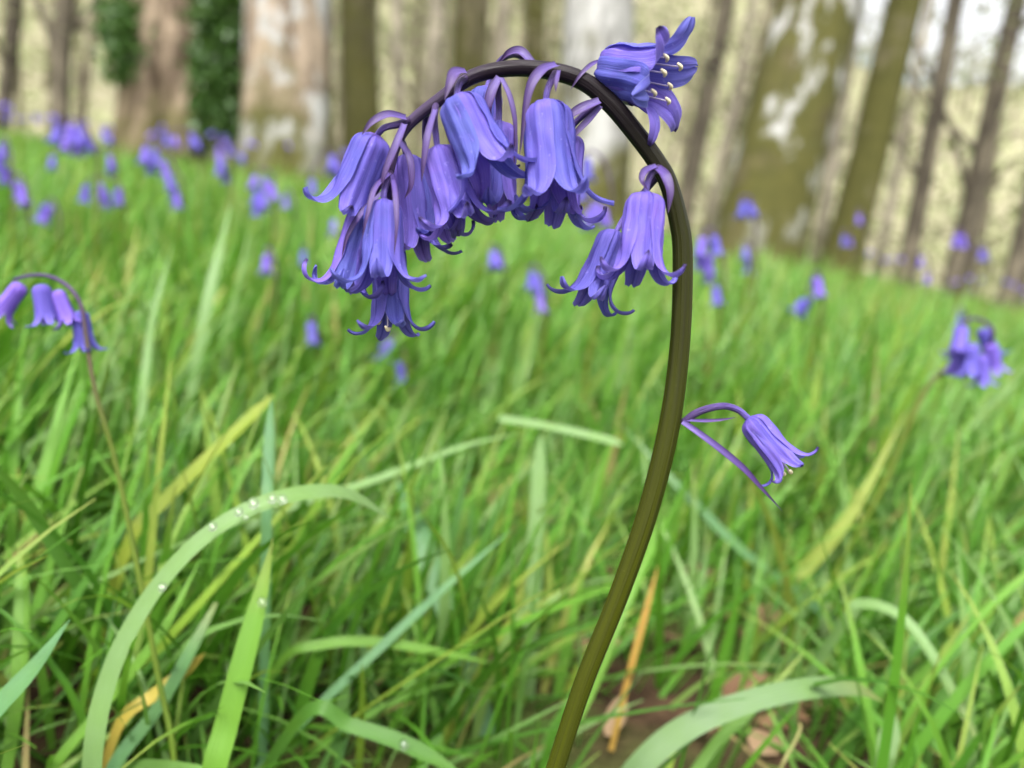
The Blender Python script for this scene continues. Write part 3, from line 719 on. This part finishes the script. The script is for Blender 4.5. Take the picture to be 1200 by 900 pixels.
leaf('bluebell_leaf', 'faded broad leaf leaning in the middle of the bare soil', 'leaf', [(585, 905, .30), (560, 820, .31), (530, 730, .325), (490, 625, .345), (465, 560, .37)], 26, M_glauc, .3, .25, .3)
leaf('grass_blade', 'long narrow blade crossing diagonally left of the bare soil', 'grass blade', [(300, 905, .255), (370, 830, .26), (450, 755, .27), (520, 690, .285), (600, 620, .30)], 11, M_glauc, .3)
leaf('grass_blade', 'light green blade lying level left of the bare soil', 'grass blade', [(330, 775, .27), (380, 755, .27), (440, 752, .272), (520, 765, .275), (580, 778, .28)], 12, M_fresh, .3)
leaf('grass_blade', 'deep green blade with a drop at the bottom left of centre', 'grass blade', [(360, 835, .235), (410, 850, .234), (470, 870, .232), (540, 905, .23)], 18, M_dark, .3, .3, .2)
leaf('grass_blade', 'slender fresh blade slanting right under the dead brown leaf', 'grass blade', [(800, 925, .265), (840, 870, .27), (885, 827, .275), (945, 762, .285)], 12, M_fresh, .3)
leaf('grass_blade', 'short broken straw with a white tip at the bottom right', 'grass blade', [(912, 905, .25), (922, 885, .25), (932, 868, .25), (938, 852, .25), (935, 848, .25)], 4, M_dry, .1, .3, .1)
leaf('grass_blade', 'short pale upright blade in front of the broad bottom right leaf tip', 'grass blade', [(1032, 905, .26), (1040, 870, .262), (1050, 838, .267)], 22, M_pale, .3, .25, .3)
leaf('grass_blade', 'thin bright blade leaning right against the lower stem', 'grass blade', [(640, 905, .27), (690, 820, .275), (730, 720, .285), (775, 610, .31)], 8, M_fresh, .2)
leaf('grass_blade', 'yellow-green blade crossing the foot of the arching leaf', 'grass blade', [(60, 905, .23), (120, 830, .235), (190, 740, .24), (235, 655, .25)], 14, M_fresh, .4)
leaf('grass_blade', 'wide green blade standing at the lower left edge', 'grass blade', [(5, 925, .235), (22, 800, .24), (26, 700, .25), (22, 640, .26)], 18, M_fresh, .3)
leaf('grass_blade', 'blue-green blade behind the broad upright blade at the bottom', 'grass blade', [(130, 905, .23), (185, 830, .235), (225, 760, .24), (262, 690, .25)], 17, M_glauc, .3)

# water drops
DROP_SPOTS = [('largest water drop on the crest of the arching leaf', 297, 590, 5.2, .2100), ('wide drop right of the largest one on the arching leaf', 319, 584, 4.6, .2125),
              ('last drop to the right on the arching leaf', 331, 585, 4.4, .2140), ('drop on the left slope below the crest of the arching leaf', 249, 617, 4.4, .2065),
              ('drop left of the largest one on the arching leaf', 280, 600, 4.2, .2085), ('tiny drop under the largest one', 288, 606, 2.6, .2088),
              ('lone drop far down the arching leaf', 190, 688, 4.2, .2030), ('drop near the tip of the broad upright blade', 307, 705, 4.4, .2115),
              ('drop on the deep green blade at the bottom', 473, 872, 4.2, .2300)]
def dome(r, nrm):
    nrm = norm(nrm); e1 = norm(np.cross(nrm, RIGHT + .3 * UP)); e2 = np.cross(nrm, e1); vs, fs = [], []
    prof = [(0, -.12), (.55, -.12), (.9, 0), (1, .2), (.94, .45), (.75, .68), (.42, .84), (0, .9)]
    ns = 16
    for q, z in prof:
        for k in range(ns):
            a = 2 * math.pi * k / ns; rr = r * q * (1 + .06 * math.sin(2 * a + 1)); vs.append(rr * math.cos(a) * e1 * 1.12 + rr * math.sin(a) * e2 + z * r * .62 * nrm)
    fs = [(i * ns + k, i * ns + (k + 1) % ns, (i + 1) * ns + (k + 1) % ns, (i + 1) * ns + k) for i in range(len(prof) - 1) for k in range(ns)]
    return np.array(vs), fs
for lab, x, y, r, d in DROP_SPOTS:
    p = P(x, y, d - .0008); v, f = dome(1.3 * r * d / F, -FWD * .8 + .6 * UP)
    tag(obj('water_drop', (v + p, f), M_drop, None, p), lab, 'water drop', 'water drops on the leaves')

# curled dead leaf
def dead_leaf(lab, px, py, d, L, W, ang, tilt):
    c = P(px, py, d); ex = norm(math.cos(ang) * RIGHT + math.sin(ang) * UP + .2 * FWD); nz = norm(-FWD * math.cos(tilt) + UP * math.sin(tilt)); ey = norm(np.cross(nz, ex)); nz = np.cross(ex, ey)
    vs, at, n, m = [], [], 24, 11
    for i in range(n):
        t = i / (n - 1); w = W * .5 * (math.sin(math.pi * min(.985, t * .95 + .03)) ** .65) * (1 + .12 * math.sin(t * 26))
        for j in range(m):
            s = 2 * j / (m - 1) - 1; ph = s * 1.25
            vs.append(c + ex * L * (t - .5) + ey * w * math.sin(ph) / 1.0 + nz * (w * .75 * math.cos(ph) - .18 * L * (2 * t - 1) ** 2 + .03 * L * math.sin(9 * t + 3 * s))); at.append((.5 + .45 * s * s, t * .6, .5 + .5 * s))
    fs = np.array([(i * m + j, i * m + j + 1, (i + 1) * m + j + 1, (i + 1) * m + j) for i in range(n - 1) for j in range(m - 1)])
    o = obj('dead_leaf', (np.array(vs), fs, None, np.array(at)), M_litter, None, c); tag(o, lab, 'dead leaf'); return o
dead_leaf('curled pinkish brown dead leaf lying in the grass right of the stem', 908, 738, .40, .032, .026, -.75, .75)
dead_leaf('small flat tan dead leaf on the soil at the right edge bottom', 1190, 885, .33, .022, .014, .2, .9)
dead_leaf('dark brown dead leaf on the bare soil left of the stem', 600, 800, .36, .03, .02, .5, 1.0)

# ------------------------------------------------------------------ trees
B_brown = dict(c1=(.15, .105, .065), c2=(.25, .19, .13))
def bark(seed, **k):
    q = dict(B_brown); q.update(k); return bark_material('bark', seed=seed, **q)
BARKS = dict(
    thin=bark(1, c1=(.075, .062, .045), c2=(.15, .128, .09)), brown=bark(3, c1=(.12, .085, .055), c2=(.24, .185, .13), moss=.6, moss_h=.5, lichen=.0),
    lichen=bark(7.3, c1=(.16, .12, .085), c2=(.28, .22, .16), moss=1., moss_h=.7, lichen=.55), darkm=bark(11, c1=(.08, .068, .04), c2=(.15, .13, .08), moss=.7, moss_h=2.5),
    pale=bark(17, c1=(.26, .255, .235), c2=(.34, .335, .32), moss=.95, moss_h=.85, lichen=.6), moss=bark(23.6, c1=(.055, .042, .026), c2=(.12, .095, .06), moss=.9, moss_h=2.2, lichen=.45),
    mossy=bark(29, c1=(.13, .11, .07), c2=(.22, .19, .12), moss=.9, moss_h=3.5), greyp=bark(31, c1=(.24, .21, .155), c2=(.34, .30, .23), moss=.3, moss_h=1.))

M_leaf = blade_material('spring_leaves', [(0, (.165, .205, .075)), (.4, (.24, .27, .115)), (.75, (.30, .30, .17)), (1, (.25, .22, .15))], .5)
for _n in M_leaf.node_tree.nodes:                       # thin young leaves: warm translucency, no grass mottling
    if _n.type == 'MIX' and not _n.inputs[7].is_linked and _n.inputs[7].default_value[1] > .2:
        _n.inputs[7].default_value = (.27, .28, .15, 1)
def leaf_cloud(centres, rad, n, size, flat=1.):
    c = np.asarray(centres)[rng.integers(0, len(centres), n)] + rng.normal(0, 1, (n, 3)) * np.array([rad, rad, rad * flat])
    a = rng.normal(0, 1, (n, 3)); a /= np.linalg.norm(a, axis=1)[:, None]; b = np.cross(a, rng.normal(0, 1, (n, 3))); b /= np.linalg.norm(b, axis=1)[:, None]
    s = rng.uniform(.6, 1.3, n)[:, None] * size
    V = np.stack([c - a * s, c + b * s * .55, c + a * s, c - b * s * .55], 1).reshape(-1, 3)
    A = np.repeat(np.stack([rng.uniform(0, 1, n), np.full(n, .3), np.full(n, .5)], 1), 4, 0)
    return V, np.arange(n * 4).reshape(-1, 4), None, A

def tree(name, label, base, top, w, d, mat, extra=(), flare=1.35, height=6.5, limbs=4, wob=.05, taper=.7, cat='tree', twig=True, crown=True):
    b = P(*base, d); t = P(*top, d); gz = float(ground_z(b[0], b[1])); dirn = (t - b); dirn = dirn / dirn[2]
    b = b + dirn * (gz - b[2]); r = w / 2 * d / F
    o = empty(name, b); tag(o, label, cat)
    sd = np.array([random.uniform(-1, 1), random.uniform(-1, 1), 0])
    zs = [-.1, 0, .12, .35, .8, 1.5, 3.0, height]
    pts = [b + dirn * z + sd * .02 * r / .1 * math.sin(z * 2.1) for z in zs]
    rad = [r * flare * 1.1, r * flare, r * (1 + (flare - 1) * .5), r * 1.05, r, r * .97, r * .85, r * taper * .5]
    obj('trunk', tube(pts, rad, 60, 24, True, wob), BARKS[mat], o, b)
    ends = []
    for k in range(limbs):
        z = random.uniform(1.9, height * .85) if k or w > 30 else random.uniform(.6, 1.4); a = random.uniform(0, 6.28); ln = random.uniform(.7, 1.8)
        p = b + dirn * z; q = p + np.array([math.cos(a) * ln * .5, math.sin(a) * ln * .5, ln * .35]); e = p + np.array([math.cos(a) * ln, math.sin(a) * ln, ln * .9])
        rr = r * random.uniform(.18, .34)
        gs = [tube([p, q, e], [rr, rr * .7, rr * .25], 16, 8)]
        for _ in range(4):
            u = random.uniform(.3, 1); s0 = p + (e - p) * u; a2 = random.uniform(0, 6.28); l2 = ln * random.uniform(.25, .5)
            e2 = s0 + np.array([math.cos(a2) * l2, math.sin(a2) * l2, l2 * random.uniform(-.1, .8)]); gs.append(tube([s0, (s0 + e2) / 2 + np.array([0, 0, .04]), e2], [rr * .3, rr * .22, rr * .08], 8, 5)); ends += [e2]
        obj('limb', join(gs), BARKS[mat], o, b); ends += [e, q]
    for ex in extra:                                # further stems given by their own bearings
        ep = [P(x, y, d) for x, y, *_ in ex]; er = [q[2] / 2 * d / F for q in ex]
        e0 = ep[-1] + (ep[-1] - ep[-2]) / max(.05, (ep[-1] - ep[-2])[2]) * 2.5
        obj('limb', tube(ep + [e0], er + [er[-1] * .6], 30, 14, True, wob), BARKS[mat], o, b); ends.append(e0)
    if crown and ends:
        tops = [b + dirn * height] + ends
        obj('crown', leaf_cloud(tops, .38, 900, .03), M_leaf, o, b)
    return o

tree('slim_tree', 'thin dark tree at the far left edge', (-2, 160), (18, 0), 17, 7.5, 'thin', limbs=3)
tree('forked_tree', 'slim forked tree second from the left edge', (70, 168), (77, 0), 20, 7, 'thin', extra=[[(74, 75, 14), (58, 35, 10), (38, -10, 9)]], limbs=3)
tree('broad_tree', 'broad twin-stemmed brown tree flanked by dark ivy', (170, 172), (178, 0), 62, 5, 'brown', extra=[[(216, 190, 56), (214, 110, 50), (212, 40, 46), (211, 0, 44)]], limbs=2)
tree('broad_tree', 'massive trunk with white lichen and a mossy flared foot', (336, 205), (339, 0), 100, 4, 'lichen', flare=1.3, wob=.07, limbs=2)
tree('dark_tree', 'dark brown trunk just right of the massive lichened one', (425, 190), (420, 0), 44, 5.2, 'darkm', limbs=2)
tree('slim_tree', 'thin pale trunk right of the dark brown one', (468, 200), (466, 0), 14, 8.5, 'greyp', limbs=3)
tree('slim_tree', 'pale narrow trunk behind the left half of the arching stem', (505, 205), (513, 0), 22, 8, 'greyp', limbs=3)
tree('dark_tree', 'mossy brown trunk rising above the left half of the arch', (550, 210), (553, 0), 42, 6.2, 'darkm', limbs=2)
tree('slim_tree', 'thin trunk directly behind the top of the arch', (594, 215), (590, 0), 13, 9, 'greyp', limbs=3)
tree('slim_tree', 'narrow brown trunk left of the whitish one', (622, 220), (628, 0), 26, 7, 'mossy', limbs=3)
tree('pale_tree', 'whitish grey trunk with a mossy foot behind the arch', (692, 245), (702, -10), 84, 4.6, 'pale', flare=1.25, limbs=2)
tree('slim_tree', 'slender leaning trunk between the open flower and the big mossy tree', (803, 250), (852, 0), 20, 6, 'thin', limbs=3)
tree('pale_sapling', 'pale sapling leaning beside the slender trunk right of the stem', (832, 262), (884, 0), 12, 8.5, 'greyp', limbs=3)
tree('mossy_tree', 'big mossy leaning trunk patched with white lichen', (888, 285), (958, 0), 100, 4, 'moss', flare=1.25, wob=.07, limbs=2)
tree('pale_sapling', 'pale thin sapling right of the big mossy trunk', (958, 292), (1000, 40), 14, 8, 'greyp', limbs=3)
tree('mossy_tree', 'medium mossy trunk leaning right under the white sky', (985, 300), (1062, 0), 42, 5, 'mossy', limbs=2)
tree('pale_sapling', 'pale thin sapling between the medium mossy trunk and the dark slim pair', (1030, 312), (1078, 60), 11, 9, 'greyp', limbs=3)
tree('slim_tree', 'left one of the two dark slim trunks on the right', (1060, 328), (1120, 0), 20, 6, 'thin', limbs=5)
tree('slim_tree', 'right one of the two dark slim trunks on the right', (1116, 338), (1192, 0), 23, 6, 'thin', extra=[[(1137, 235, 9), (1115, 150, 6), (1090, 90, 4)]], limbs=5)
tree('slim_tree', 'dark trunk cut off by the right edge', (1182, 352), (1232, 130), 24, 5.2, 'thin', limbs=2)

# ivy climbing the twin trunk
M_ivy = blade_material('ivy_leaves', [(0, (.018, .045, .014)), (.6, (.03, .07, .022)), (1, (.06, .10, .03))], .15, .35)
def ivy(label, spots, n):
    cs = [P(x, y, d) for x, y, d in spots]
    bz = min(c[2] for c in cs); base = np.array([cs[0][0], cs[0][1], float(ground_z(cs[0][0], cs[0][1]))])
    g = leaf_cloud(cs, .055, n, .03, 1.4); o = empty('ivy', base); tag(o, label, 'ivy')
    obj('foliage', g, M_ivy, o, base)
    obj('stem', tube([base] + sorted(cs, key=lambda c: c[2])[::4], [.012] * (1 + len(sorted(cs, key=lambda c: c[2])[::4])), 30, 6), BARKS['thin'], o, base)
ivy('dark green ivy column on the right side of the twin trunk', [(259 + random.gauss(0, 11) + 6 * math.sin(y * .06), y, 4.85 + random.uniform(-.08, .08)) for y in range(-90, 160, 4)], 5600)
ivy('dark green ivy clump on the left side of the twin trunk', [(143 + random.gauss(0, 8), y + random.uniform(-8, 8), 4.9 + random.uniform(-.08, .08)) for y in range(10, 90, 3)], 1500)

# ------------------------------------------------------------------ the wood on the slope beyond
def far_wood():
    gs, cs, cs2 = [], [], []
    for i in range(300):
        d = random.uniform(11, 75) if i > 40 else random.uniform(10, 22); a = random.uniform(-.72, .72)
        x, y = d * math.sin(a), d * math.cos(a); z = float(ground_z(x, y)); h = random.uniform(3, 7.5) * (1 + d * .006) * (1 - .62 * float(sstep(.12, .4, a))); r = random.uniform(.03, .10) * (1 + d * .004)
        lx, ly = random.uniform(-.12, .12) * h, random.uniform(-.1, .1) * h
        gs.append(tube([(x, y, z - .2), (x + lx * .5, y + ly * .5, z + h * .5), (x + lx, y + ly, z + h)], [r, r * .7, r * .2], 7, 5))
        for _ in range(5):
            u = random.uniform(.25, .95); p = np.array([x + lx * u, y + ly * u, z + h * u]); aa = random.uniform(0, 6.28); ln = random.uniform(.12, .3) * h
            e = p + np.array([math.cos(aa) * ln, math.sin(aa) * ln, ln * random.uniform(.2, 1.)]); gs.append(tube([p, (p + e) / 2 + np.array([0, 0, .1]), e], [r * .4, r * .3, r * .1], 5, 4))
            cs.append(e); cs.append((p + e) / 2)
        for _ in range(4): cs.append(np.array([x + random.gauss(0, 1), y + random.gauss(0, 1), z + random.uniform(.3, 1.8)]))
    v, f, uv = join(gs)
    o = obj('far_woods', (v, f, uv), bark_material('bark_far', (.15, .125, .085), (.27, .235, .17), .1, 1.), None, (0, 0, 0))
    tag(o, 'bare thin trunks of the wood on the slope beyond', 'wood', kind='stuff')
    V, Fq, _, A = leaf_cloud(cs, .55, 70000, .075)
    o2 = obj('far_foliage', (V, Fq, None, A), M_leaf); tag(o2, 'pale yellow-green spring leaves of the wood on the slope beyond', 'foliage', kind='stuff')
far_wood()

# ------------------------------------------------------------------ light: bright overcast
SUN_EL, SUN_AZ = R(62), R(200)         # high, behind the lens and a little left
w = bpy.data.worlds.new('World'); sc.world = w; w.use_nodes = True
wt = w.node_tree; wt.nodes.clear()
sky = wt.nodes.new('ShaderNodeTexSky'); sky.sky_type = 'NISHITA'; sky.sun_disc = False
sky.sun_elevation = SUN_EL; sky.sun_rotation = SUN_AZ; sky.dust_density = 7; sky.air_density = 1.2
hs = wt.nodes.new('ShaderNodeHueSaturation'); hs.inputs['Saturation'].default_value = .12; hs.inputs['Value'].default_value = 1.12
bg = wt.nodes.new('ShaderNodeBackground'); bg.inputs['Strength'].default_value = .15
wo = wt.nodes.new('ShaderNodeOutputWorld')
wt.links.new(sky.outputs[0], hs.inputs['Color']); wt.links.new(hs.outputs[0], bg.inputs[0]); wt.links.new(bg.outputs[0], wo.inputs[0])
sun = bpy.data.lights.new('sun', 'SUN'); sun.energy = 1.2; sun.angle = R(25); sun.color = (1, .96, .9)
so = link(bpy.data.objects.new('sun', sun))
sdir = Vector((math.sin(SUN_AZ) * math.cos(SUN_EL), math.cos(SUN_AZ) * math.cos(SUN_EL), math.sin(SUN_EL)))
so.rotation_euler = sdir.to_track_quat('Z', 'Y').to_euler(); so.location = (0, -3, 6)

vs = sc.view_settings
vs.view_transform = 'Standard'; vs.look = 'None'; vs.gamma = 1; vs.use_curve_mapping = False; vs.exposure = 1.47
sc.render.engine = 'CYCLES'
cy = sc.cycles; cy.use_denoising = True; cy.max_bounces = 8; cy.transparent_max_bounces = 4; cy.diffuse_bounces = 4; cy.glossy_bounces = 3
cy.transmission_bounces = 6; cy.sample_clamp_indirect = 6
